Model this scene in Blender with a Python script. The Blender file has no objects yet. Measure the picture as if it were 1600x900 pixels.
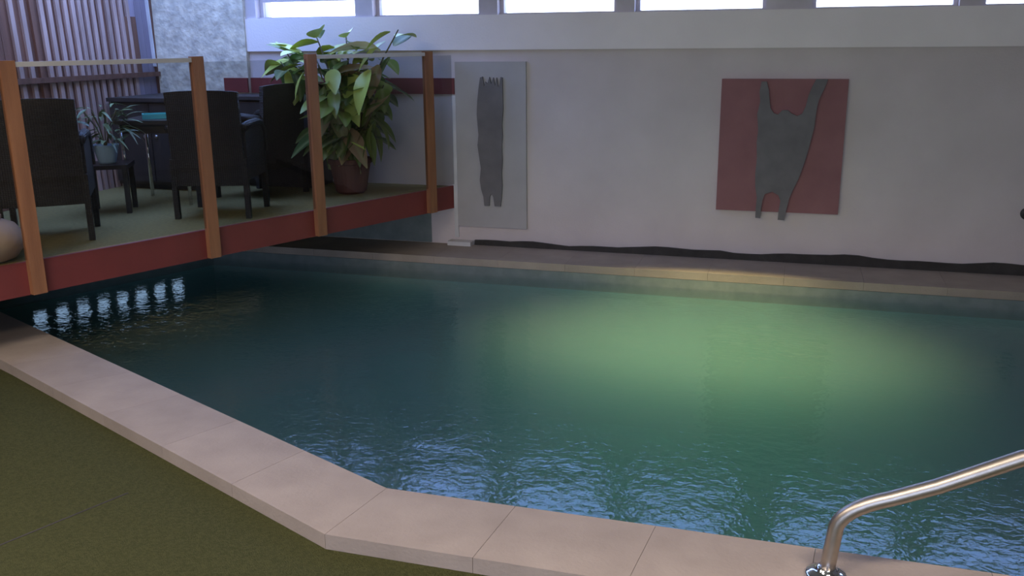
import bpy, bmesh, math, random
from mathutils import Vector, Matrix
from mathutils.geometry import tessellate_polygon
random.seed(7)
SC = bpy.context.scene
COL = SC.collection
R = math.radians

# ---------------------------------------------------------------- camera
cam = bpy.data.objects.new('camera', bpy.data.cameras.new('camera'))
COL.objects.link(cam)
PITCH, ROLL, YAW = R(14.954), R(-0.577), R(17.218)
fw = Vector((-math.sin(YAW)*math.cos(PITCH), math.cos(YAW)*math.cos(PITCH), -math.sin(PITCH)))
rt0 = Vector((math.cos(YAW), math.sin(YAW), 0)); up0 = rt0.cross(fw)
rt = rt0*math.cos(ROLL) + up0*math.sin(ROLL); up = rt.cross(fw)
cam.matrix_world = Matrix(((rt.x, up.x, -fw.x, 0), (rt.y, up.y, -fw.y, 0), (rt.z, up.z, -fw.z, 1.7), (0, 0, 0, 1)))
cam.data.sensor_width = 36; cam.data.lens = 1450/1600*36
cam.data.clip_start = 0.02
SC.camera = cam

# ---------------------------------------------------------------- world, light, exposure
SC.view_settings.view_transform = 'Standard'; SC.view_settings.look = 'None'
SC.view_settings.gamma = 1; SC.view_settings.use_curve_mapping = False
SC.view_settings.exposure = 0.48
W = bpy.data.worlds.new('sky'); SC.world = W; W.use_nodes = True
nt = W.node_tree; nt.nodes.clear()
wo = nt.nodes.new('ShaderNodeOutputWorld'); bg = nt.nodes.new('ShaderNodeBackground')
tc = nt.nodes.new('ShaderNodeTexCoord'); sx = nt.nodes.new('ShaderNodeSeparateXYZ'); cr = nt.nodes.new('ShaderNodeValToRGB')
nt.links.new(tc.outputs['Generated'], sx.inputs[0]); nt.links.new(sx.outputs['Z'], cr.inputs[0])
cr.color_ramp.elements[0].position = 0.0; cr.color_ramp.elements[0].color = (0.80, 0.86, 0.95, 1)
cr.color_ramp.elements[1].position = 0.40; cr.color_ramp.elements[1].color = (0.40, 0.65, 1.45, 1)
nt.links.new(cr.outputs[0], bg.inputs[0]); bg.inputs[1].default_value = 3.7
nt.links.new(bg.outputs[0], wo.inputs[0])
SC.cycles.max_bounces = 10; SC.cycles.diffuse_bounces = 5; SC.cycles.glossy_bounces = 4
SC.cycles.transparent_max_bounces = 16; SC.cycles.volume_bounces = 4
SC.cycles.sample_clamp_indirect = 6


def area(name, loc, direction, sx_, sy_, energy=0, color=(1, 1, 1), portal=False):
    l = bpy.data.lights.new(name, 'AREA'); l.shape = 'RECTANGLE'; l.size = sx_; l.size_y = sy_
    l.energy = energy; l.color = color
    if portal: l.cycles.is_portal = True
    o = bpy.data.objects.new(name, l); COL.objects.link(o); o.location = loc
    o.rotation_euler = Vector(direction).to_track_quat('-Z', 'Y').to_euler()
    return o


# daylight openings: the high windows, the skylight over the deck, glazed doors behind the camera
area('window_portal', (-0.7, 7.62, 2.33), (0, -1, 0), 7.9, 0.86, portal=True)
area('skylight_portal', (-4.75, 6.0, 3.02), (0, 0, -1), 1.66, 2.7, portal=True)
area('door_portal', (-0.9, -2.62, 1.0), (0, 1, 0), 4.4, 2.1, portal=True)

# ---------------------------------------------------------------- materials
def mat(name):
    m = bpy.data.materials.new(name); m.use_nodes = True
    n = m.node_tree
    for x in list(n.nodes):
        if x.type != 'OUTPUT_MATERIAL': n.nodes.remove(x)
    out = [x for x in n.nodes if x.type == 'OUTPUT_MATERIAL'][0]
    return m, n, out


def surf(name, c1, c2=None, scale=6.0, rough=0.7, bump=0.0, bscale=40.0, metal=0.0, spec=0.5, stretch=None, per_object=0.0, detail=4):
    m, n, out = mat(name)
    b = n.nodes.new('ShaderNodeBsdfPrincipled'); n.links.new(b.outputs[0], out.inputs[0])
    b.inputs['Roughness'].default_value = rough; b.inputs['Metallic'].default_value = metal
    b.inputs['Specular IOR Level'].default_value = spec
    t = n.nodes.new('ShaderNodeTexCoord'); mp = n.nodes.new('ShaderNodeMapping')
    n.links.new(t.outputs['Object'], mp.inputs[0])
    if stretch: mp.inputs['Scale'].default_value = stretch
    nz = n.nodes.new('ShaderNodeTexNoise'); nz.inputs['Scale'].default_value = scale; nz.inputs['Detail'].default_value = detail
    n.links.new(mp.outputs[0], nz.inputs[0])
    r = n.nodes.new('ShaderNodeValToRGB'); c2 = c2 or tuple(x*0.8 for x in c1)
    r.color_ramp.elements[0].position = 0.32; r.color_ramp.elements[0].color = (*c2, 1)
    r.color_ramp.elements[1].position = 0.68; r.color_ramp.elements[1].color = (*c1, 1)
    n.links.new(nz.outputs[0], r.inputs[0]); col = r.outputs[0]
    if per_object:
        oi = n.nodes.new('ShaderNodeObjectInfo'); mr = n.nodes.new('ShaderNodeMapRange')
        n.links.new(oi.outputs['Random'], mr.inputs[0]); mr.inputs[3].default_value = 1-per_object; mr.inputs[4].default_value = 1+per_object
        hs = n.nodes.new('ShaderNodeHueSaturation'); n.links.new(mr.outputs[0], hs.inputs['Value']); n.links.new(col, hs.inputs['Color'])
        col = hs.outputs[0]
    n.links.new(col, b.inputs['Base Color'])
    if bump:
        nb = n.nodes.new('ShaderNodeTexNoise'); nb.inputs['Scale'].default_value = bscale; nb.inputs['Detail'].default_value = 5
        n.links.new(mp.outputs[0], nb.inputs[0])
        bp = n.nodes.new('ShaderNodeBump'); bp.inputs['Strength'].default_value = bump; bp.inputs['Distance'].default_value = 0.02
        n.links.new(nb.outputs[0], bp.inputs['Height']); n.links.new(bp.outputs[0], b.inputs['Normal'])
    return m


M = {}
M['wall'] = surf('painted_render', (0.68, 0.60, 0.595), (0.615, 0.54, 0.535), 2.2, 0.85, 0.12, 60)
M['beam'] = surf('lit_beam', (0.92, 0.845, 0.835), (0.86, 0.79, 0.78), 2.2, 0.85, 0.12, 60)  # wall render again, with the glow by the windows put into the colour
M['stucco'] = surf('rough_stucco', (0.83, 0.755, 0.60), (0.50, 0.455, 0.375), 11, 0.9, 0.9, 14)
M['side'] = surf('plain_plaster', (0.38, 0.36, 0.35), None, 2, 0.85)
M['ceil'] = surf('ceiling_board', (0.45, 0.42, 0.39), None, 2, 0.9)
M['turf'] = surf('artificial_turf', (0.108, 0.111, 0.045), (0.074, 0.078, 0.030), 90, 0.95, 0.9, 260, spec=0.1)
M['carpet'] = surf('deck_carpet', (0.33, 0.26, 0.105), (0.25, 0.20, 0.082), 40, 0.95, 0.5, 200, spec=0.1)
M['stone'] = surf('coping_stone', (0.365, 0.300, 0.250), (0.310, 0.252, 0.208), 5, 0.65, 0.15, 70, per_object=0.05)
M['grout'] = surf('coping_bed', (0.24, 0.195, 0.165), None, 20, 0.9, 0.3, 80)
M['tile'] = surf('pool_tile', (0.20, 0.23, 0.22), (0.15, 0.18, 0.175), 12, 0.4)
M['basin'] = surf('pool_plaster', (0.22, 0.40, 0.38), (0.18, 0.33, 0.32), 3, 0.8)
M['red'] = surf('red_paint', (0.205, 0.038, 0.034), (0.175, 0.033, 0.030), 4, 0.55)
M['panel_red'] = surf('red_canvas', (0.315, 0.145, 0.150), (0.27, 0.122, 0.128), 5, 0.85)
M['panel_grey'] = surf('grey_canvas', (0.48, 0.455, 0.455), (0.43, 0.405, 0.405), 4, 0.85)
M['char'] = surf('charcoal_paint', (0.195, 0.180, 0.185), (0.155, 0.143, 0.148), 8, 0.85)
M['post'] = surf('stained_timber', (0.36, 0.155, 0.07), (0.25, 0.105, 0.05), 3, 0.5, 0.2, 30, stretch=(6, 6, 0.6))
M['rail'] = surf('pale_rail', (0.62, 0.58, 0.55), (0.55, 0.51, 0.48), 8, 0.4)
M['brown'] = surf('brown_board', (0.25, 0.115, 0.075), (0.17, 0.078, 0.05), 3, 0.6, 0.3, 30, stretch=(6, 6, 0.5), per_object=0.25)
M['pale'] = surf('pale_batten', (0.56, 0.40, 0.36), (0.38, 0.265, 0.235), 3, 0.5, 0.2, 30, stretch=(6, 6, 0.8), per_object=0.15)
M['lilac'] = surf('lilac_board', (0.34, 0.29, 0.36), (0.27, 0.225, 0.28), 3, 0.45, stretch=(5, 5, 0.7), per_object=0.2)
M['frame'] = surf('window_frame_paint', (0.62, 0.56, 0.59), None, 4, 0.5)
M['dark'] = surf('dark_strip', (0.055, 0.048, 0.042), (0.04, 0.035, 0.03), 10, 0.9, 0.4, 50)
M['steel'] = surf('brushed_steel', (0.50, 0.45, 0.40), (0.45, 0.40, 0.355), 30, 0.40, metal=1.0)
M['chrome'] = surf('chrome', (0.85, 0.85, 0.87), None, 30, 0.08, metal=1.0)
M['black'] = surf('black_plastic', (0.02, 0.02, 0.024), None, 10, 0.5)
M['tabletop'] = surf('dark_tabletop', (0.035, 0.026, 0.022), None, 6, 0.4)
M['turq'] = surf('turquoise_plastic', (0.10, 0.50, 0.47), (0.08, 0.42, 0.40), 8, 0.35)
M['bluepot'] = surf('pale_blue_glaze', (0.38, 0.56, 0.74), (0.33, 0.50, 0.68), 6, 0.35)
M['tray'] = surf('tan_saucer', (0.42, 0.33, 0.27), None, 6, 0.6)
M['terra'] = surf('dark_red_clay', (0.15, 0.055, 0.045), (0.11, 0.04, 0.034), 7, 0.7)
M['tan'] = surf('tan_clay', (0.52, 0.36, 0.24), (0.44, 0.30, 0.20), 5, 0.7, 0.2, 30)
M['soil'] = surf('potting_soil', (0.04, 0.03, 0.022), None, 40, 0.95, 0.6, 90)
M['stem'] = surf('plant_stem', (0.13, 0.12, 0.05), (0.09, 0.075, 0.04), 12, 0.7)
M['white'] = surf('white_paint', (0.70, 0.68, 0.68), None, 5, 0.5)
M['bar'] = surf('dark_cabinet_wood', (0.060, 0.048, 0.046), (0.045, 0.036, 0.034), 3, 0.55, stretch=(5, 5, 0.7))


def wicker():
    m, n, out = mat('dark_wicker')
    b = n.nodes.new('ShaderNodeBsdfPrincipled'); n.links.new(b.outputs[0], out.inputs[0])
    b.inputs['Roughness'].default_value = 0.55
    t = n.nodes.new('ShaderNodeTexCoord')
    w1 = n.nodes.new('ShaderNodeTexWave'); w1.bands_direction = 'Z'; w1.inputs['Scale'].default_value = 28; w1.inputs['Distortion'].default_value = 1.5
    w2 = n.nodes.new('ShaderNodeTexWave'); w2.bands_direction = 'X'; w2.inputs['Scale'].default_value = 22; w2.inputs['Distortion'].default_value = 1.0
    for w in (w1, w2): n.links.new(t.outputs['Object'], w.inputs[0])
    mx = n.nodes.new('ShaderNodeMath'); mx.operation = 'MULTIPLY'
    n.links.new(w1.outputs[1], mx.inputs[0]); n.links.new(w2.outputs[1], mx.inputs[1])
    r = n.nodes.new('ShaderNodeValToRGB'); r.color_ramp.elements[0].color = (0.018, 0.014, 0.012, 1); r.color_ramp.elements[1].color = (0.062, 0.047, 0.040, 1)
    n.links.new(mx.outputs[0], r.inputs[0]); n.links.new(r.outputs[0], b.inputs['Base Color'])
    bp = n.nodes.new('ShaderNodeBump'); bp.inputs['Strength'].default_value = 0.6; bp.inputs['Distance'].default_value = 0.006
    n.links.new(mx.outputs[0], bp.inputs['Height']); n.links.new(bp.outputs[0], b.inputs['Normal'])
    return m


def front_only(n, fr):
    # reflect on the outer face only: no false total reflection on the way out of thin, unrefracted glass
    ge = n.nodes.new('ShaderNodeNewGeometry'); iv = n.nodes.new('ShaderNodeMath'); iv.operation = 'SUBTRACT'; iv.inputs[0].default_value = 1
    n.links.new(ge.outputs['Backfacing'], iv.inputs[1])
    mu = n.nodes.new('ShaderNodeMath'); mu.operation = 'MULTIPLY'; n.links.new(fr.outputs[0], mu.inputs[0]); n.links.new(iv.outputs[0], mu.inputs[1])
    return mu.outputs[0]


def glass(name, tint, ior=1.45):
    m, n, out = mat(name)
    tr = n.nodes.new('ShaderNodeBsdfTransparent'); tr.inputs[0].default_value = (*tint, 1)
    gl = n.nodes.new('ShaderNodeBsdfGlossy'); gl.inputs['Roughness'].default_value = 0.02
    fr = n.nodes.new('ShaderNodeFresnel'); fr.inputs[0].default_value = ior
    mx = n.nodes.new('ShaderNodeMixShader'); n.links.new(front_only(n, fr), mx.inputs[0]); n.links.new(tr.outputs[0], mx.inputs[1]); n.links.new(gl.outputs[0], mx.inputs[2])
    n.links.new(mx.outputs[0], out.inputs[0])
    return m


def water():
    m, n, out = mat('pool_water')
    t = n.nodes.new('ShaderNodeTexCoord')
    mp = n.nodes.new('ShaderNodeMapping'); n.links.new(t.outputs['Object'], mp.inputs[0]); mp.inputs['Scale'].default_value = (1.0, 1.25, 1)
    n1 = n.nodes.new('ShaderNodeTexNoise'); n1.inputs['Scale'].default_value = 3.2; n1.inputs['Detail'].default_value = 2
    n2 = n.nodes.new('ShaderNodeTexNoise'); n2.inputs['Scale'].default_value = 22; n2.inputs['Detail'].default_value = 2; n2.inputs['Distortion'].default_value = 0.6
    for q in (n1, n2): n.links.new(mp.outputs[0], q.inputs[0])
    b1 = n.nodes.new('ShaderNodeBump'); b1.inputs['Strength'].default_value = 1.0; b1.inputs['Distance'].default_value = 0.0065
    b2 = n.nodes.new('ShaderNodeBump'); b2.inputs['Strength'].default_value = 1.0; b2.inputs['Distance'].default_value = 0.0024
    n.links.new(n1.outputs[0], b1.inputs['Height']); n.links.new(n2.outputs[0], b2.inputs['Height']); n.links.new(b1.outputs[0], b2.inputs['Normal'])
    tr = n.nodes.new('ShaderNodeBsdfTransparent')
    gl = n.nodes.new('ShaderNodeBsdfGlossy'); gl.inputs['Roughness'].default_value = 0.03; n.links.new(b2.outputs[0], gl.inputs['Normal'])
    fr = n.nodes.new('ShaderNodeFresnel'); fr.inputs[0].default_value = 1.33; n.links.new(b2.outputs[0], fr.inputs['Normal'])
    mx = n.nodes.new('ShaderNodeMixShader'); n.links.new(front_only(n, fr), mx.inputs[0]); n.links.new(tr.outputs[0], mx.inputs[1]); n.links.new(gl.outputs[0], mx.inputs[2])
    n.links.new(mx.outputs[0], out.inputs['Surface'])
    vs = n.nodes.new('ShaderNodeVolumeScatter'); vs.inputs['Color'].default_value = (0.28, 0.41, 0.42, 1); vs.inputs['Density'].default_value = 0.85
    va = n.nodes.new('ShaderNodeVolumeAbsorption'); va.inputs['Color'].default_value = (0.35, 0.62, 0.62, 1); va.inputs['Density'].default_value = 1.9
    ad = n.nodes.new('ShaderNodeAddShader'); n.links.new(vs.outputs[0], ad.inputs[0]); n.links.new(va.outputs[0], ad.inputs[1])
    n.links.new(ad.outputs[0], out.inputs['Volume'])
    return m


def emit(name, color, s):
    m, n, out = mat(name)
    e = n.nodes.new('ShaderNodeEmission'); e.inputs[0].default_value = (*color, 1); e.inputs[1].default_value = s
    n.links.new(e.outputs[0], out.inputs[0]); return m


def leafmat():
    m, n, out = mat('variegated_leaf')
    b = n.nodes.new('ShaderNodeBsdfPrincipled'); b.inputs['Roughness'].default_value = 0.35
    oi = n.nodes.new('ShaderNodeObjectInfo'); r = n.nodes.new('ShaderNodeValToRGB')
    n.links.new(oi.outputs['Random'], r.inputs[0])
    e = r.color_ramp.elements
    e[0].position = 0.0; e[0].color = (0.50, 0.33, 0.18, 1); e[1].position = 1.0; e[1].color = (0.40, 0.50, 0.11, 1)
    k = e.new(0.05); k.color = (0.46, 0.36, 0.16, 1); k = e.new(0.07); k.color = (0.09, 0.16, 0.04, 1)
    k = e.new(0.45); k.color = (0.11, 0.19, 0.04, 1); k = e.new(0.75); k.color = (0.24, 0.35, 0.07, 1)
    # paler midrib band across each leaf, from its own local coordinates
    t = n.nodes.new('ShaderNodeTexCoord'); s = n.nodes.new('ShaderNodeSeparateXYZ'); n.links.new(t.outputs['Object'], s.inputs[0])
    ab = n.nodes.new('ShaderNodeMath'); ab.operation = 'ABSOLUTE'; n.links.new(s.outputs['Y'], ab.inputs[0])
    mr = n.nodes.new('ShaderNodeMapRange'); mr.inputs[1].default_value = 0.0; mr.inputs[2].default_value = 0.02; mr.inputs[3].default_value = 0.5; mr.inputs[4].default_value = 0.0
    n.links.new(ab.outputs[0], mr.inputs[0])
    mx = n.nodes.new('ShaderNodeMixRGB'); n.links.new(mr.outputs[0], mx.inputs[0]); n.links.new(r.outputs[0], mx.inputs[1]); mx.inputs[2].default_value = (0.60, 0.62, 0.30, 1)
    n.links.new(mx.outputs[0], b.inputs['Base Color'])
    tl = n.nodes.new('ShaderNodeBsdfTranslucent'); n.links.new(mx.outputs[0], tl.inputs[0])
    ms = n.nodes.new('ShaderNodeMixShader'); ms.inputs[0].default_value = 0.35
    n.links.new(b.outputs[0], ms.inputs[1]); n.links.new(tl.outputs[0], ms.inputs[2]); n.links.new(ms.outputs[0], out.inputs[0])
    return m


M['wicker'] = wicker(); M['glass'] = glass('fence_glass', (0.835, 0.84, 0.83)); M['pane'] = glass('window_pane', (0.95, 0.97, 1.0))
M['water'] = water(); M['led'] = emit('deck_lamp_glow', (0.42, 0.66, 1.0), 1.7); M['lens'] = emit('added_spot_glow', (0.95, 1.0, 0.55), 1.0)  # the yellow glow is the bulb of the added spotlight
M['leaf'] = leafmat(); M['addedglow'] = emit('added_panel_glow', (1.0, 0.86, 0.74), 4.0)  # warm glow for the faces of the added ceiling panels
M['litleaf'] = surf('lit_yellow_leaf', (0.62, 0.70, 0.17), (0.48, 0.58, 0.12), 6, 0.35, per_object=0.25)  # paler copy for the high leaves, window light put into the colour
M['greenleaf'] = surf('green_leaf', (0.20, 0.27, 0.13), (0.10, 0.15, 0.06), 5, 0.4, per_object=0.5)

# ---------------------------------------------------------------- mesh helpers
def obj(name, bm, m, parent=None, smooth=False, bevel=0.0, bseg=2):
    if bevel:
        ed = [e for e in bm.edges if len(e.link_faces) == 2 and e.calc_face_angle(0) > 0.5]
        bmesh.ops.bevel(bm, geom=ed, offset=bevel, segments=bseg, affect='EDGES', clamp_overlap=True)
    bmesh.ops.recalc_face_normals(bm, faces=bm.faces)
    me = bpy.data.meshes.new(name); bm.to_mesh(me); bm.free()
    if smooth:
        for p in me.polygons: p.use_smooth = True
    me.materials.append(m)
    o = bpy.data.objects.new(name, me); COL.objects.link(o)
    if parent: o.parent = parent
    return o


def box(bm, x0, x1, y0, y1, z0, z1):
    v = [bm.verts.new((x, y, z)) for z in (z0, z1) for y in (y0, y1) for x in (x0, x1)]
    for f in ((0, 1, 3, 2), (4, 6, 7, 5), (0, 4, 5, 1), (1, 5, 7, 3), (3, 7, 6, 2), (2, 6, 4, 0)):
        bm.faces.new([v[i] for i in f])
    return v


def B(x0, x1, y0, y1, z0, z1):
    bm = bmesh.new(); box(bm, x0, x1, y0, y1, z0, z1); return bm


def prism(pts, z0, z1):
    bm = bmesh.new()
    a = [bm.verts.new((x, y, z0)) for x, y in pts]; b = [bm.verts.new((x, y, z1)) for x, y in pts]
    bm.faces.new(a[::-1]); bm.faces.new(b); n = len(pts)
    for i in range(n): bm.faces.new((a[i], a[(i+1) % n], b[(i+1) % n], b[i]))
    return bm


def tube(bm, pts, rad, n=10):
    pts = [Vector(p) for p in pts]; rads = rad if isinstance(rad, (list, tuple)) else [rad]*len(pts)
    rings = []; ref = None
    for i, p in enumerate(pts):
        d = (pts[min(i+1, len(pts)-1)] - pts[max(i-1, 0)]).normalized()
        if ref is None: ref = Vector((0, 0, 1)) if abs(d.z) < 0.9 else Vector((1, 0, 0))
        u = d.cross(ref).normalized(); v = d.cross(u).normalized(); ref = -v      # carry the frame along the path
        rings.append([bm.verts.new(p + (u*math.cos(2*math.pi*k/n) + v*math.sin(2*math.pi*k/n))*rads[i]) for k in range(n)])
    for a, b in zip(rings, rings[1:]):
        for k in range(n): bm.faces.new((a[k], a[(k+1) % n], b[(k+1) % n], b[k]))
    bm.faces.new(rings[0][::-1]); bm.faces.new(rings[-1])
    return bm


def lathe(prof, n=24, cx=0, cy=0):
    bm = bmesh.new(); rings = []
    for r, z in prof: rings.append([bm.verts.new((cx + r*math.cos(2*math.pi*k/n), cy + r*math.sin(2*math.pi*k/n), z)) for k in range(n)])
    for a, b in zip(rings, rings[1:]):
        for k in range(n): bm.faces.new((a[k], a[(k+1) % n], b[(k+1) % n], b[k]))
    bm.faces.new(rings[0][::-1]); bm.faces.new(rings[-1])
    return bm


def empty(name, loc=(0, 0, 0), rz=0.0):
    o = bpy.data.objects.new(name, None); COL.objects.link(o); o.location = loc; o.rotation_euler = (0, 0, rz)
    o.empty_display_size = 0.1
    return o


def tag(o, label=None, cat=None, group=None, kind=None):
    if label: o['label'] = label
    if cat: o['category'] = cat
    if group: o['group'] = group
    if kind: o['kind'] = kind
    return o


def copy_tree(o, parent=None):
    c = o.copy(); COL.objects.link(c)
    if parent: c.parent = parent
    for ch in list(o.children): copy_tree(ch, c)
    return c


# ---------------------------------------------------------------- key dimensions
YW = 7.40                      # far wall face
XL = -5.65                     # left wall face
ZW = -0.13                     # water level
ZD = 0.50                      # deck level
FA = R(22.674); FD = Vector((math.sin(FA), math.cos(FA), 0)); FN = Vector((-FD.y, FD.x, 0))   # fence direction, and its normal towards the deck
F0 = Vector((-2.80, YW, 0))    # where the fence line meets the far wall
def fence_pt(s, off=0.0, z=0.0):
    p = F0 + FD*s + FN*off; return Vector((p.x, p.y, z))

# ---------------------------------------------------------------- setting: walls
S = lambda name, bm, m, **k: tag(obj(name, bm, m, **k), kind='structure')
XR, YB, ZC = 4.2, -2.5, 2.95
wall_far = S('wall_far', B(-4.70, XR, YW, YW+0.25, -0.4, 1.626), M['wall'])
obj('beam', B(-4.70, XR, YW-0.03, YW+0.25, 1.626, 1.90), M['beam'], wall_far, bevel=0.004)
obj('lintel', B(-4.70, XR, YW-0.03, YW+0.25, 2.76, ZC), M['wall'], wall_far)
obj('stucco', B(XL-0.2, -4.70, YW-0.05, YW+0.25, -0.4, ZC), M['stucco'], wall_far)
win = [(-4.60, -3.647), (-3.487, -2.546), (-2.389, -1.427), (-1.283, -0.305), (0.019, 1.002), (1.152, 2.13), (2.28, 3.25)]
edges = [-4.70] + [e for w in win for e in w] + [XR]
for i in range(0, len(edges), 2):
    obj('pier', B(edges[i], edges[i+1], YW-0.01, YW+0.25, 1.90, 2.76), M['frame'], wall_far)
for i, (a, b) in enumerate(win):
    w = tag(empty('window_%d' % (i+1), ((a+b)/2, YW+0.10, 1.90)), kind='structure'); h = (b-a)/2
    for x0, x1 in ((-h, -h+0.03), (h-0.03, h)): obj('jamb', B(x0, x1, -0.03, 0.03, 0, 0.86), M['frame'], w)
    obj('sill', B(-h, h, -0.06, 0.05, 0.0, 0.012), M['frame'], w)
    obj('transom', B(-h+0.03, h-0.03, -0.03, 0.03, 0.140, 0.175), M['frame'], w)
    obj('head', B(-h, h, -0.03, 0.03, 0.83, 0.86), M['frame'], w)
    obj('pane', B(-h+0.03, h-0.03, -0.003, 0.003, 0.012, 0.140), M['pane'], w)
    obj('pane', B(-h+0.03, h-0.03, -0.003, 0.003, 0.175, 0.83), M['pane'], w)

S('wall_right', B(XR, XR+0.2, YB, YW+0.25, -0.4, ZC), M['side'])
wb = S('wall_near', B(XL-0.2, -3.1, YB-0.2, YB, -0.4, ZC), M['side'])
obj('pier', B(1.3, XR+0.2, YB-0.2, YB, -0.4, ZC), M['side'], wb)
obj('lintel', B(-3.1, 1.3, YB-0.2, YB, 2.05, ZC), M['side'], wb)
for i in range(4):
    x0 = -3.1 + i*1.1; d = tag(empty('door_%d' % (i+1), (x0+0.55, YB-0.1, -0.06)), kind='structure')
    for a, b in ((-0.55, -0.49), (0.49, 0.55)): obj('stile', B(a, b, -0.03, 0.03, 0, 2.11), M['frame'], d)
    obj('door_rail', B(-0.49, 0.49, -0.03, 0.03, 0, 0.12), M['frame'], d); obj('door_rail', B(-0.49, 0.49, -0.03, 0.03, 2.05, 2.11), M['frame'], d)
    obj('pane', B(-0.49, 0.49, -0.004, 0.004, 0.12, 2.05), M['pane'], d)

# ceiling with a skylight hole over the back of the deck
SK = (-5.58, -3.92, 4.65, 7.34)
ce = S('ceiling', B(SK[1], XR+0.2, YB-0.2, YW+0.25, ZC, ZC+0.15), M['ceil'])
obj('ceiling_board', B(XL-0.2, SK[0], YB-0.2, YW+0.25, ZC, ZC+0.15), M['ceil'], ce)
obj('ceiling_board', B(SK[0], SK[1], YB-0.2, SK[2], ZC, ZC+0.15), M['ceil'], ce)
obj('ceiling_board', B(SK[0], SK[1], SK[3], YW+0.25, ZC, ZC+0.15), M['ceil'], ce)
sk = tag(empty('window_8', ((SK[0]+SK[1])/2, (SK[2]+SK[3])/2, ZC+0.06)), kind='structure')
obj('pane', B(-0.83, 0.83, -1.35, 1.35, 0, 0.008), M['pane'], sk)

# unseen panels added to brighten the near coping and turf (behind and above the camera)
def added_lamp_panel(x, y, lb, power, spread):
    t = tag(empty('added_lamp_panel', (x, y, ZC)), lb, 'lamp', 'ceiling fill panels added over the near walkway')
    for a in ((-0.62, 0.62, -0.17, -0.15), (-0.62, 0.62, 0.15, 0.17), (-0.62, -0.60, -0.15, 0.15), (0.60, 0.62, -0.15, 0.15)): obj('frame', B(*a, -0.05, 0), M['white'], t)
    obj('diffuser', B(-0.60, 0.60, -0.15, 0.15, -0.030, -0.022), M['addedglow'], t)
    l = area('added_panel_light', (0, 0, -0.056), (0, 0, -1), 1.18, 0.28, power, (1.0, 0.86, 0.72)); l.data.spread = spread; l.parent = t
for q in ((-3.6, 1.6, 'left ceiling fill panel added over the near walkway', 48, R(180)), (-1.4, 0.9, 'middle ceiling fill panel added over the near walkway', 46, R(150)), (1.2, 1.5, 'right ceiling fill panel added over the near walkway', 26, R(95))): added_lamp_panel(*q)

# left wall: brown boards with pale upright battens, leaning a little
wl = S('wall_left', B(XL-0.2, XL-0.03, YB-0.2, YW+0.25, -0.4, ZC), M['brown'])
bat_y = [5.75, 5.859, 5.952, 6.048, 6.132, 6.219, 6.301, 6.384, 6.455, 6.528, 6.608, 6.691, 6.783, 6.869, 6.948, 7.029]
lean = math.tan(R(2.4))
def slat(name, yc, w, x0, x1, z0, z1, m, zr=2.02):
    bm = bmesh.new(); v = box(bm, x0, x1, yc-w/2, yc+w/2, z0, z1)
    for q in v: q.co.y += (zr - q.co.z)*lean
    return obj(name, bm, m, wl, bevel=0.004, bseg=1)
allb = [bat_y[0]-0.115*k for k in range(14, 0, -1)] + bat_y
for i, yc in enumerate(allb):
    sp = (allb[i+1]-yc) if i+1 < len(allb) else 0.08
    slat('board', yc+sp/2, sp*0.97, XL-0.030, XL-0.006, ZD, ZC, M['brown'])
    if i >= 14: slat('batten', yc, 0.040, XL-0.006, XL+0.016, ZD, ZC, M['pale'] if i != 16 else M['brown'])
for yc, w, m in ((7.095, 0.09, M['lilac']), (7.185, 0.085, M['lilac']), (7.272, 0.085, M['lilac'])):
    slat('board', yc, w, XL-0.030, XL-0.004, ZD, ZC, m)
slat('board', 7.05, 0.15, XL-0.004, XL+0.012, 1.45, 1.93, M['brown'], 1.9)
slat('board', 7.335, 0.05, XL-0.004, XL+0.02, ZD, ZC, M['brown'])
slat('thin_strip', 7.30, 0.012, XL-0.004, XL+0.026, 1.5, ZC, M['white'])
obj('cross_rail', B(XL+0.018, XL+0.05, 4.2, 7.34, 1.415, 1.455), M['brown'], wl)

# floor (turf), cut around the pool
KINK_I, KINK_O = Vector((-1.465, 3.032)), Vector((-1.53, 2.645))
CA = R(24.4); CD = Vector((-math.cos(CA), math.sin(CA)))
def along(p, t): return p + CD*t
tL = 4.75
LI, LO = along(KINK_I, (XL-KINK_I.x)/CD.x), along(KINK_O, (XL-KINK_O.x)/CD.x)
XE = 3.60                                                   # pool's right end
fl = S('floor', prism([(XL-0.1, YB), (XR+0.1, YB), (XR+0.1, KINK_O.y+0.03), (KINK_O.x+0.02, KINK_O.y+0.03), (LO.x-0.1, LO.y+0.08)], -0.30, -0.06), M['turf'])
def strip(name, pts, z0, z1, m, parent): return obj(name, prism(pts, z0, z1), m, parent)
# two seams between the rolls of turf, one dark line each
for x0, y0, x1, y1 in ((-2.74, 2.20, -2.51, 2.81),):
    d = Vector((x1-x0, y1-y0)).normalized(); nn = Vector((-d.y, d.x))*0.004
    obj('seam', prism([(x0-nn.x, y0-nn.y), (x1-nn.x, y1-nn.y), (x1+nn.x, y1+nn.y), (x0+nn.x, y0+nn.y)], -0.062, -0.0585), M['dark'], fl)
S('floor_right', B(XE+0.01, XR+0.1, KINK_O.y+0.03, YW, -0.30, -0.06), M['turf'])

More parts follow.
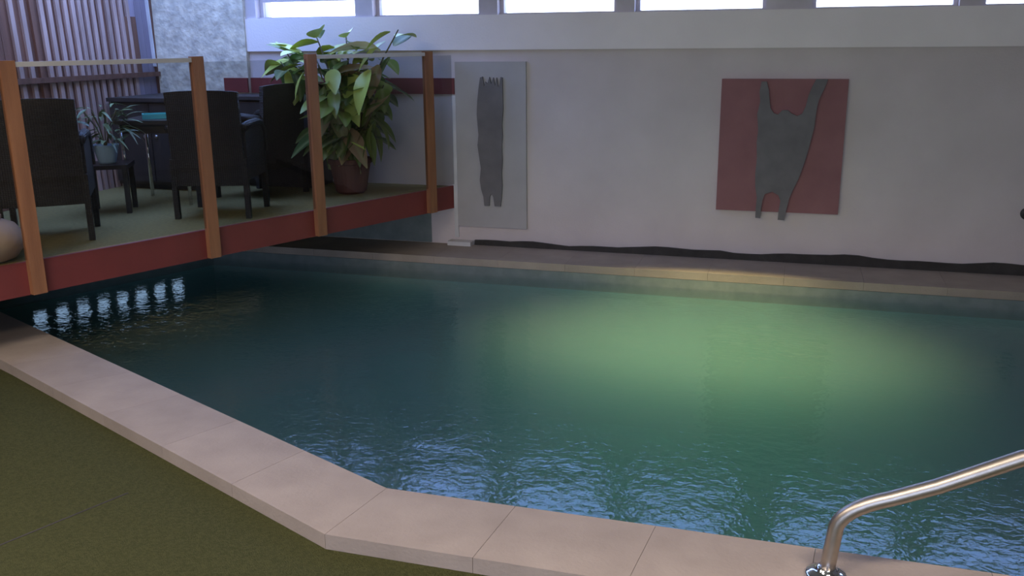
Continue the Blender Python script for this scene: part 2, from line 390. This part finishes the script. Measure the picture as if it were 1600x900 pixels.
# pool basin
U0 = Vector((-5.65, 5.07)); U1 = Vector((-4.672, 7.40))     # wall under the deck, parallel to the fence
tt = (6.87-U0.y)/(U1.y-U0.y); UX = U0.x + (U1.x-U0.x)*tt
outline = [(KINK_I.x, KINK_I.y), (XE, 3.032), (XE, 6.87), (UX, 6.87), (U0.x, U0.y), (LI.x, LI.y)]
basin = S('pool_basin', prism(outline, -1.45, -1.30), M['basin'])
def off(pts, d):
    r = []; n = len(pts)
    for i in range(n):
        p0, p1, p2 = Vector(pts[i-1]), Vector(pts[i]), Vector(pts[(i+1) % n])
        a = (p1-p0).normalized(); b = (p2-p1).normalized(); na = Vector((a.y, -a.x)); nb = Vector((b.y, -b.x))
        q = (na+nb).normalized(); r.append(tuple(p1 + q*(d/max(0.3, q.dot(na)))))
    return r
outer = off(outline, 0.2)
for i in range(len(outline)):
    j = (i+1) % len(outline); quad = [outline[i], outline[j], outer[j], outer[i]]
    obj('basin_wall', prism(quad, -1.45, -0.20), M['basin'], basin)
    obj('waterline_tile', prism(quad, -0.20, -0.061), M['tile'], basin)
# wall under the deck above the pool edge
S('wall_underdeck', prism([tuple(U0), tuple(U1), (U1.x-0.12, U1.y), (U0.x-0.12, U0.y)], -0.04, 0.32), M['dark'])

wbm = bmesh.new(); wo_ = off(outline, 0.012)
top = [wbm.verts.new((x, y, ZW)) for x, y in wo_]; bot = [wbm.verts.new((x, y, -1.29)) for x, y in wo_]
wbm.faces.new(top); wbm.faces.new(bot[::-1])
for i in range(len(top)): wbm.faces.new((bot[i], bot[(i+1) % len(top)], top[(i+1) % len(top)], top[i]))
wt = obj('pool_water', wbm, M['water'])
tag(wt, 'murky green pool water with blue window reflections near the coping', 'water', kind='stuff')

# coping: a bed with one tile object after another
def coping(name, quads, bed):
    cx_, cy_ = sum(p[0] for p in bed)/4, sum(p[1] for p in bed)/4
    bed = [(cx_+(x-cx_)*0.985, cy_+(y-cy_)*0.90) for x, y in bed]
    c = S(name, prism(bed, -0.19, -0.058), M['grout'])
    for q in quads: obj('coping_tile', prism(q, -0.059, 0.0), M['stone'], c, bevel=0.006)
    # outer face of the lip
    return c
G = 0.0008
def run(p_in, p_out, d, cuts):
    r = []
    for a, b in zip(cuts, cuts[1:]): r.append([tuple(p_in+d*(a+G)), tuple(p_in+d*(b-G)), tuple(p_out+d*(b-G)), tuple(p_out+d*(a+G))])
    return r
lenL = (KINK_I-LI).length; lenLo = (KINK_O-LO).length
cl = [0.0, 0.60, 1.15, 1.70, 2.25, 2.80, 3.35, 3.90]; ql = []
for a, b in zip(cl, cl[1:]):
    ia, ib = a*0.93-0.02 if a else 0, b*0.93-0.02
    ql.append([tuple(along(KINK_I, ia+G)), tuple(along(KINK_I, ib-G)), tuple(along(KINK_O, b-G)), tuple(along(KINK_O, a+G))])
e_i, e_o = 3.90*0.93-0.02, 3.90
ql.append([tuple(along(KINK_I, e_i+G)), tuple(LI), tuple(LO), tuple(along(KINK_O, e_o+G))])
coping('trim_1', ql, [tuple(KINK_I), tuple(LI), tuple(LO), tuple(KINK_O)])
X = Vector((1, 0)); qn = []
cn = [0.0, 0.56, 1.09, 1.64, 2.19, 2.74, 3.29, 3.84, 4.39, 4.94, 5.2]
for a, b in zip(cn, cn[1:]):
    ia = KINK_I.x + (a*1.0-0.03 if a else 0); ib = KINK_I.x + b-0.03
    qn.append([(ia+G, KINK_I.y), (ib-G, KINK_I.y), (KINK_O.x+b-G, KINK_O.y), (KINK_O.x+a+G, KINK_O.y)])
coping('trim_2', qn, [tuple(KINK_I), (XE+0.07, KINK_I.y), (XE+0.07, KINK_O.y), tuple(KINK_O)])
qf = []; x = UX-0.1
while x < XE: qf.append([(x+G, 6.87), (min(x+0.55, XE)-G, 6.87), (min(x+0.55, XE)-G, 7.372), (x+G, 7.372)]); x += 0.55
coping('trim_3', qf, [(UX-0.1, 6.87), (XE, 6.87), (XE, YW), (UX-0.1, YW)])

# dark ragged gap strip at the foot of the far wall
bb = bmesh.new(); N = 60; prev = None
for i in range(N+1):
    x = -2.62 + (XE+2.62)*i/N; zt = 0.036 + 0.010*math.sin(i*0.5) + 0.006*math.sin(i*1.3+1) + random.uniform(-.003, .003) + 0.034*min(1, i/30)
    cur = [bb.verts.new(p) for p in ((x, 7.372, 0.0), (x, YW, 0.0), (x, YW, zt), (x, 7.380, zt))]
    if prev:
        for k in range(4): bb.faces.new((prev[k], prev[(k+1) % 4], cur[(k+1) % 4], cur[k]))
    else: bb.faces.new(cur[::-1])
    prev = cur
bb.faces.new(prev); S('baseboard_far', bb, M['dark'])
S('trim_4', B(-2.84, -2.63, 7.30, YW, 0.0, 0.035), M['white'], bevel=0.005)
S('trim_5', B(-2.80, -2.765, YW-0.018, YW, 0.06, 1.26), M['white'], bevel=0.003)

# red painted board along the wall behind the deck
S('underdeck_shade', B(-4.70, -3.02, YW-0.012, YW, 0.0, 0.31), M['tile'])  # dark board added in place of the shade under the deck
S('trim_6', B(-4.94, -4.70, YW-0.066, YW-0.05, 1.275, 1.40), M['red'])
S('trim_7', B(-4.70, -2.775, YW-0.014, YW, 1.270, 1.40), M['red'])

# ---------------------------------------------------------------- deck
dk_pts = [fence_pt(0, 0.03), fence_pt(-5.4, 0.03), Vector((XL, fence_pt(-5.4).y+0.4, 0)), Vector((XL, YW, 0))]
deck = S('floor_deck', prism([(p.x, p.y) for p in dk_pts], 0.44, ZD), M['carpet'])
fq = [fence_pt(0, 0), fence_pt(-5.4, 0), fence_pt(-5.4, 0.03), fence_pt(0, 0.03)]
obj('fascia', prism([(p.x, p.y) for p in fq], 0.31, ZD+0.003), M['red'], deck, bevel=0.003)
for s in [-0.6, -1.5, -2.4, -3.3, -4.2]:                       # joists below
    q = [fence_pt(s, 0.03), fence_pt(s, 1.25), fence_pt(s-0.06, 1.25), fence_pt(s-0.06, 0.03)]
    obj('joist', prism([(p.x, p.y) for p in q], 0.33, 0.44), M['dark'], deck)

# ---------------------------------------------------------------- glass fence
fen = tag(empty('glass_fence', fence_pt(-2.0, 0, 0.31)), 'glass balustrade with brown timber posts along the red deck edge', 'fence')
fo = Vector(fen.location)
def fpart(name, s0, s1, o0, o1, z0, z1, m, bevel=0.0):
    q = [fence_pt(s0, o0)-fo, fence_pt(s1, o0)-fo, fence_pt(s1, o1)-fo, fence_pt(s0, o1)-fo]
    return obj(name, prism([(p.x, p.y) for p in q], z0-fo.z, z1-fo.z), m, fen, bevel=bevel)
ps = [-3.528, -2.373, -1.470, -0.300]
for s in ps: fpart('post', s-0.04, s+0.04, -0.045, 0.0-0.001, 0.315, 1.62, M['post'], 0.006)
segs = [(-4.69, -3.57, 1), (-3.486, -2.415, 1), (-2.331, -1.512, 0), (-1.428, -0.342, 1)]
for a, b, r_ in segs:
    g = fpart('glass_panel', a, b, -0.028, -0.018, 0.52, 1.585, M['glass'])
    if r_: fpart('top_rail', a, b, -0.040, -0.006, 1.585, 1.612, M['rail'], 0.004)
fpart('glass_panel', -0.258, -0.03, -0.028, -0.018, 0.52, 1.585, M['glass'])
fpart('post', -4.77, -4.69, -0.045, -0.001, 0.315, 1.62, M['post'], 0.006)

# ---------------------------------------------------------------- wall panels
def poly_panel(name, pts, y0, y1, m, parent):
    bm = bmesh.new(); a = [bm.verts.new((x, y0, z)) for x, z in pts]; b = [bm.verts.new((x, y1, z)) for x, z in pts]
    n = len(pts)
    for q in tessellate_polygon([[Vector((x, z, 0)) for x, z in pts]]):
        bm.faces.new([a[i] for i in q]); bm.faces.new([b[i] for i in q[::-1]])
    for i in range(n): bm.faces.new((a[i], b[i], b[(i+1) % n], a[(i+1) % n]))
    return obj(name, bm, m, parent)
art = tag(empty('wall_panel', (-2.456, YW, 0.16)), 'tall grey wall panel with one long charcoal brush shape', 'artwork')
obj('panel', B(-0.305, 0.305, -0.025, 0, 0, 1.372), M['panel_grey'], art, bevel=0.004)
# charcoal shape: five short prongs on top, two feet below  (u across in px, v down in px of a 160x300 study)
kx, kz = 0.0018315, 0.004573
left = [(162, 130), (154, 180), (147, 240), (143, 300), (146, 350), (150, 400), (144, 450), (150, 500), (158, 560), (152, 620), (158, 665), (168, 700), (172, 745)]
right = [(196, 745), (198, 700), (207, 684), (216, 700), (222, 745), (250, 745), (256, 700), (260, 640), (257, 580), (262, 520), (260, 450), (264, 400), (262, 350), (268, 280), (267, 200), (266, 130)]
topz = [(258, 128), (252, 165), (246, 172), (240, 130), (232, 168), (224, 130), (214, 160), (206, 128), (196, 158), (186, 150), (180, 172), (174, 126)]
u0, v0 = 206, 830
poly_panel('charcoal_shape', [((u-u0)*kx, (v0-v)/700*1.372*0.88+0.04) for u, v in left+right+topz], -0.043, -0.025, M['char'], art)

art2 = tag(empty('wall_panel', (-0.142, YW, 0.395)), 'square red wall panel with dark figure raising two arms', 'artwork')
obj('panel', B(-0.455, 0.455, -0.03, 0, 0, 1.005), M['panel_red'], art2, bevel=0.004)
# the figure, (u, v) in px of an 865x900 study of the panel: left edge 85, right edge 745, top 75, bottom 793
fig = [(298, 95), (325, 95), (338, 140), (345, 190), (352, 235), (372, 262), (395, 268), (415, 245), (445, 245), (465, 262), (495, 275), (520, 262), (535, 225), (545, 170), (562, 120), (580, 82), (640, 82),
       (625, 130), (600, 190), (592, 250), (588, 330), (575, 400), (562, 470), (545, 540), (525, 610), (500, 670), (482, 720), (470, 790), (464, 842), (428, 840), (430, 790), (436, 735), (425, 705), (390, 685), (350, 700), (338, 740), (335, 790), (333, 836),
       (306, 834), (306, 780), (308, 720), (296, 660), (292, 590), (296, 500), (290, 420), (294, 350), (284, 270), (296, 200), (290, 145)]
poly_panel('dark_figure', [((u-415)/660*0.91, (800-v)/718*1.005) for u, v in fig], -0.052, -0.030, M['char'], art2)

# small dark fitting at the right end of the wall
fit = tag(empty('wall_fitting', (1.60, YW, 0.455)), 'small round black fitting low on the far wall by the right frame edge', 'fitting')
bm = lathe([(0.045, 0), (0.045, 0.012), (0.030, 0.018), (0.030, 0.05), (0.022, 0.06)], 18); bmesh.ops.rotate(bm, verts=bm.verts, matrix=Matrix.Rotation(R(90), 3, 'X')); obj('mount', bm, M['black'], fit, smooth=False)
obj('spout', tube(bmesh.new(), [(0, -0.045, 0), (0.0, -0.09, 0), (0.0, -0.10, -0.03)], 0.014, 10), M['black'], fit)

# ---------------------------------------------------------------- handrail
hr = tag(empty('handrail', (0.175, 2.86, 0.0)), 'polished steel pool handrail rising from a round flange on the coping', 'handrail')
path = [(0, 0, 0.01), (0.008, 0, 0.08), (0.015, 0, 0.15)]
p0, p1 = Vector((0.016, 0, 0.165)), Vector((0.175, 0, 0.305)); c = Vector((0.018, 0, 0.245))
for k in range(1, 9): t = k/8; path.append(tuple(p0*(1-t)**2 + c*2*t*(1-t) + p1*t*t))
path += [(0.30, 0, 0.364), (0.52, 0, 0.487)]
e1, e2, cc = Vector((1.18, 0, 0.70)), Vector((1.36, 0, 0.55)), Vector((1.36, 0, 0.76))
path.append((0.9, 0, 0.62))
for k in range(0, 9): t = k/8; path.append(tuple(e1*(1-t)**2 + cc*2*t*(1-t) + e2*t*t))
path.append((1.36, 0, 0.01))
obj('rail_tube', tube(bmesh.new(), path, 0.0245, 20), M['steel'], hr, smooth=True)
for x in (0, 1.36):
    f = lathe([(0.066, 0), (0.068, 0.006), (0.062, 0.014), (0.045, 0.020), (0.032, 0.026), (0.030, 0.034), (0.0255, 0.036)], 32)
    bmesh.ops.translate(f, verts=f.verts, vec=(x, 0, 0)); obj('flange', f, M['chrome'], hr, smooth=True)

# ---------------------------------------------------------------- added spotlight in place of an underwater lamp; lights under the deck
pl = tag(empty('added_spot', (-0.50, 5.90, ZC)), 'unseen ceiling spotlight added to make the yellow green pool glow, in place of an underwater lamp', 'lamp')
obj('canopy', lathe([(0.06, -0.02), (0.06, 0.0)], 20), M['white'], pl)
obj('stem', lathe([(0.010, -0.08), (0.010, -0.02)], 10), M['steel'], pl)
obj('shade', lathe([(0.030, -0.08), (0.070, -0.14), (0.075, -0.22), (0.070, -0.22), (0.064, -0.145), (0.024, -0.086)], 20), M['black'], pl)
obj('bulb', lathe([(0.012, -0.10), (0.035, -0.15), (0.028, -0.185), (0.008, -0.195)], 16), M['lens'], pl)
ld = bpy.data.lights.new('added_beam', 'SPOT'); ld.energy = 1350; ld.color = (1.0, 0.86, 0.36); ld.spot_size = R(47); ld.spot_blend = 1.0; ld.shadow_soft_size = 0.04
lo = bpy.data.objects.new('added_beam', ld); COL.objects.link(lo); lo.parent = pl; lo.location = (0, 0, -0.25); lo.scale = (1.5, 1, 1)      # oval beam

ud = (U1-U0).normalized(); un = Vector((ud.y, -ud.x))
for k in range(8):
    p = U0 + ud*(0.42 + k*0.165) + un*0.001
    d = empty('deck_light', (p.x, p.y, 0.07), math.atan2(ud.y, ud.x))
    tag(d, 'bluish light under the red deck edge, %s from the left of the mirrored row' % ('first', 'second', 'third', 'fourth', 'fifth', 'sixth', 'seventh', 'eighth')[k], 'light', 'row of small lights under the deck')
    obj('housing', B(-0.05, 0.05, -0.014, 0, -0.055, 0.055), M['steel'], d, bevel=0.004)
    obj('lens', B(-0.042, 0.042, -0.020, -0.0135, -0.047, 0.047), M['led'], d)

# ---------------------------------------------------------------- wicker chairs
def make_chair():
    c = empty('wicker_chair')
    # local: +Y is the way the chair faces; origin on the floor under the seat centre
    bm = bmesh.new(); n = 8; rows = []
    for j in range(7):
        t = j/6; z = 0.235 + 0.655*t; y = -0.255 - 0.05*max(0, t-0.25)
        rows.append([(x, y - 0.02*(1-(x/0.25)**2), z - (0.012*(abs(x)/0.25)**3 if j == 6 else 0)) for x in [-0.25+0.5*i/n for i in range(n+1)]])
    fr = [[bm.verts.new((x, y+0.035, z)) for x, y, z in r] for r in rows]; bk = [[bm.verts.new(p) for p in r] for r in rows]
    for j in range(6):
        for i in range(n):
            bm.faces.new((fr[j][i], fr[j][i+1], fr[j+1][i+1], fr[j+1][i])); bm.faces.new((bk[j][i], bk[j+1][i], bk[j+1][i+1], bk[j][i+1]))
        for i in (0, n): bm.faces.new((fr[j][i], fr[j+1][i], bk[j+1][i], bk[j][i]))
    for i in range(n):
        for j in (0, 6): bm.faces.new((fr[j][i], fr[j][i+1], bk[j][i+1], bk[j][i]))
    obj('backrest', bm, M['wicker'], c)
    obj('seat', B(-0.25, 0.25, -0.22, 0.26, 0.36, 0.43), M['wicker'], c, bevel=0.012)
    obj('apron', B(-0.245, 0.245, -0.215, 0.25, 0.27, 0.36), M['wicker'], c)
    for s in (-1, 1):
        x = s*0.255
        bm = bmesh.new()
        pts = [(x, -0.25, 0.63), (x, -0.08, 0.645), (x, 0.10, 0.645), (x, 0.20, 0.63), (x, 0.255, 0.585), (x, 0.268, 0.51), (x, 0.268, 0.42)]
        tube(bm, pts, 0.030, 8); obj('armrest', bm, M['wicker'], c, smooth=True)
        obj('arm_panel', B(x-0.012, x+0.012, -0.23, 0.25, 0.27, 0.62), M['wicker'], c)
        for y in (-0.245, 0.245): obj('leg', B(x-0.018-0.004*s, x+0.018-0.004*s, y-0.018, y+0.018, 0.0, 0.42), M['wicker'], c, bevel=0.004)
    return c
chs = [((-4.60, 4.78), R(37), 'dark wicker armchair with its back to the fence, left of the tall timber posts gap'),
       ((-4.0, 5.80), R(17), ''), ((-4.17, 6.60), R(82), ''), ((-5.22, 4.35), R(20), '')]
labels = ['dark wicker armchair with its back to the glass, beside the leftmost fence post',
          'dark wicker armchair behind the second fence post, back towards the pool',
          'dark wicker armchair side-on beside the large potted plant',
          'dark wicker armchair cut by the left frame edge, behind the leftmost fence post']
proto = make_chair()
for i, ((xy, rz, _), lb) in enumerate(zip(chs, labels)):
    o = proto if i == 0 else copy_tree(proto)
    o.location = (xy[0], xy[1], ZD); o.rotation_euler.z = rz
    tag(o, lb, 'chair', 'wicker armchairs on the deck')

# dark table with turquoise tray
tb = tag(empty('cafe_table', (-4.73, 6.17, ZD), R(17)), 'dark cafe table with thin chrome legs behind the wicker armchairs', 'table')
obj('tabletop', B(-0.27, 0.27, -0.27, 0.27, 0.615, 0.645), M['tabletop'], tb, bevel=0.006)
for sx_ in (-1, 1):
    for sy_ in (-1, 1):
        obj('leg', tube(bmesh.new(), [(sx_*0.235, sy_*0.235, 0.0), (sx_*0.235, sy_*0.235, 0.615)], 0.014, 10), M['chrome'], tb, smooth=True)
obj('apron', B(-0.225, 0.225, -0.225, 0.225, 0.545, 0.615), M['tabletop'], tb)
ty = tag(empty('serving_tray', (-4.73, 6.13, ZD+0.646), R(40)), 'small turquoise tray lying on the dark cafe table', 'tray')
obj('base', B(-0.115, 0.115, -0.07, 0.07, 0, 0.008), M['turq'], ty)
for a in ((-0.115, 0.115, -0.078, -0.066), (-0.115, 0.115, 0.066, 0.078)): obj('rim', B(*a, 0.0, 0.036), M['turq'], ty, bevel=0.003)
for a in ((-0.123, -0.111, -0.078, 0.078), (0.111, 0.123, -0.078, 0.078)): obj('rim', B(*a, 0.0, 0.036), M['turq'], ty, bevel=0.003)

# dark cabinets against the far wall, left of the big plant
def cabinet(x0, x1, y0, y1, lb):
    bc = tag(empty('wooden_cabinet', ((x0+x1)/2, (y0+y1)/2, ZD)), lb, 'cabinet'); w, d = (x1-x0)/2, (y1-y0)/2
    obj('carcass', B(-w, w, -d+0.02, d, 0.04, 0.735), M['bar'], bc, bevel=0.004)
    obj('countertop', B(-w-0.01, w+0.01, -d-0.02, d, 0.735, 0.765), M['bar'], bc, bevel=0.004)
    obj('plinth', B(-w+0.02, w-0.02, -d+0.06, d, 0.0, 0.04), M['bar'], bc)
    for k in range(2):
        a = -w + 0.005 + k*w; dr = obj('door', B(a, a+w-0.01, -d, -d+0.019, 0.07, 0.72), M['bar'], bc, bevel=0.004)
        bm = lathe([(0.010, 0), (0.016, 0.015), (0.008, 0.022)], 10); bmesh.ops.rotate(bm, verts=bm.verts, matrix=Matrix.Rotation(R(90), 3, 'X'))
        obj('knob', bm, M['steel'], dr).location = (a + (w-0.06 if k == 0 else 0.05), -d, 0.45)
cabinet(-5.58, -4.80, 6.60, 7.33, 'deep dark wooden cabinet in the corner below the bluish stucco wall')
cabinet(-4.765, -3.90, 6.95, 7.335, 'shallow dark wooden cabinet behind the side-on armchair, left of the big plant')

# ---------------------------------------------------------------- plants
def leaf_mesh(name, L, Wd, droop, m):
    bm = bmesh.new(); n = 6; rows = []
    for i in range(n+1):
        t = i/n; w = Wd*0.5*math.sin(math.pi*min(1, t*0.96+0.03))**0.75*(1-0.35*t); x = L*t; z = -droop*L*t*t
        rows.append([bm.verts.new((x, -w, z+w*0.25)), bm.verts.new((x, 0, z)), bm.verts.new((x, w, z+w*0.25))])
    for a, b in zip(rows, rows[1:]):
        for k in range(2): bm.faces.new((a[k], b[k], b[k+1], a[k+1]))
    for f in bm.faces: f.smooth = True
    me = bpy.data.meshes.new(name); bm.to_mesh(me); bm.free(); me.materials.append(m); return me
LM = [leaf_mesh('leaf', 0.25, 0.135, 0.25, M['leaf']), leaf_mesh('leaf', 0.29, 0.15, 0.45, M['leaf']), leaf_mesh('leaf', 0.21, 0.115, 0.15, M['leaf'])]
LY = [leaf_mesh('leaf', 0.25, 0.15, 0.22, M['litleaf']), leaf_mesh('leaf', 0.29, 0.165, 0.40, M['litleaf'])]
LG = [leaf_mesh('leaf', 0.16, 0.028, 0.7, M['greenleaf']), leaf_mesh('leaf', 0.13, 0.034, 0.35, M['greenleaf'])]

bp_ = tag(empty('potted_plant', (-3.50, 6.86, ZD)), 'large bushy potted plant with broad yellow green leaves by the fence', 'plant')
obj('pot', lathe([(0.10, 0), (0.125, 0.02), (0.165, 0.24), (0.180, 0.25), (0.180, 0.285), (0.160, 0.285), (0.155, 0.25)], 28), M['terra'], bp_, smooth=False)
obj('soil', lathe([(0.150, 0.235), (0.150, 0.250)], 20), M['soil'], bp_)
rnd = random.Random(11); tips = []
for k in range(15):
    a = rnd.uniform(0, 2*math.pi); r_ = rnd.uniform(0.08, 0.44); h = rnd.uniform(0.90, 1.36)
    if k < 4: a = math.pi + rnd.uniform(-0.4, 0.4); r_ = rnd.uniform(0.42, 0.64); h = rnd.uniform(0.92, 1.14)
    ex, ey = r_*math.cos(a), min(0.30, 0.6*r_*math.sin(a))
    pts = []
    for i in range(6):
        t = i/5; pts.append((0.03*math.cos(a)+(ex)*t**1.4 + 0.02*math.sin(5*t+k), 0.03*math.sin(a)+ey*t**1.4, 0.24 + (h-0.24)*t))
    obj('stem', tube(bmesh.new(), pts, [0.013-0.0016*i for i in range(6)], 6), M['stem'], bp_, smooth=True)
    tips.append(pts)
def put_leaf(parent, me, p, az, pitch, roll, sc):
    l = bpy.data.objects.new('leaf', me); COL.objects.link(l); l.parent = parent
    l.location = p; l.rotation_euler = (roll, pitch, az); l.scale = (sc, sc, sc)
for k, pts in enumerate(tips):
    for i in range(22):
        t = 0.26 + 0.74*(i+0.5)/22; q = t*5; j = min(4, int(q)); f = q-j
        p = Vector(pts[j]).lerp(Vector(pts[j+1]), f)
        az = rnd.uniform(0, 2*math.pi); pitch = rnd.uniform(-0.7, 0.75) if t > 0.8 else rnd.uniform(-0.1, 1.0)
        d = Vector((math.cos(az), math.sin(az), 0)); p = p + d*rnd.uniform(0.0, 0.11)
        tip_y = p.y + d.y*0.36
        if tip_y > 0.46: az = -abs(az) if math.sin(az) > 0 else az
        fx = -3.50 + p.x + math.cos(az)*0.34; fy = 6.86 + p.y + math.sin(az)*0.34
        if (Vector((fx, fy, 0))-F0).dot(FN) < 0.05: az = az + math.pi
        if 6.86 + p.y + math.sin(az)*0.36 > 7.34: continue
        if fx < -3.90 and p.z < 1.0: continue
        put_leaf(bp_, LY[rnd.randrange(2)] if (p.z > 0.98 and rnd.random() < 0.65) or rnd.random() < 0.05 else LM[rnd.randrange(3)], p, az, pitch, rnd.uniform(-0.5, 0.5), rnd.uniform(0.9, 1.30))

sp_ = tag(empty('plant_stand', (-4.855, 5.655, ZD), R(30)), 'low dark stand carrying the small blue flowerpot', 'stand')
obj('stand_top', B(-0.16, 0.16, -0.16, 0.16, 0.325, 0.355), M['tabletop'], sp_, bevel=0.004)
for sx_ in (-1, 1):
    for sy_ in (-1, 1): obj('leg', B(sx_*0.135-0.017, sx_*0.135+0.017, sy_*0.135-0.017, sy_*0.135+0.017, 0, 0.325), M['tabletop'], sp_)
sf = tag(empty('potted_plant', (-4.855, 5.655, ZD+0.356)), 'small leafy plant in a pale blue pot on the low dark stand', 'plant')
obj('pot', lathe([(0.055, 0), (0.062, 0.01), (0.090, 0.125), (0.092, 0.135), (0.082, 0.135), (0.080, 0.11)], 24), M['bluepot'], sf)
obj('soil', lathe([(0.079, 0.10), (0.079, 0.112)], 18), M['soil'], sf)
rnd = random.Random(5)
for i in range(70):
    az = rnd.uniform(0, 2*math.pi); u = rnd.random(); h = 0.12 + 0.30*u; r_ = rnd.uniform(0.02, 0.16)
    p = (r_*math.cos(az), r_*math.sin(az), h); put_leaf(sf, LG[rnd.randrange(2)], p, az+rnd.uniform(-.4, .4), rnd.uniform(-0.7, 0.3), rnd.uniform(-0.4, 0.4), rnd.uniform(0.7, 1.25))
for i in range(9):
    az = i*0.698; obj('stem', tube(bmesh.new(), [(0, 0, 0.11), (0.05*math.cos(az), 0.05*math.sin(az), 0.26), (0.13*math.cos(az), 0.13*math.sin(az), 0.38)], 0.004, 5), M['stem'], sf)

# tan urn standing at the left end of the deck, half out of frame
ur = tag(empty('clay_urn', (-4.41, 4.08, ZD)), 'rounded tan clay urn on the deck at the left frame edge', 'urn')
obj('body', lathe([(0.10, 0), (0.15, 0.02), (0.205, 0.09), (0.205, 0.14), (0.16, 0.21), (0.085, 0.245)], 28), M['tan'], ur, smooth=True)
obj('lip', lathe([(0.085, 0.240), (0.095, 0.25), (0.095, 0.265), (0.075, 0.265), (0.072, 0.245)], 28), M['tan'], ur)
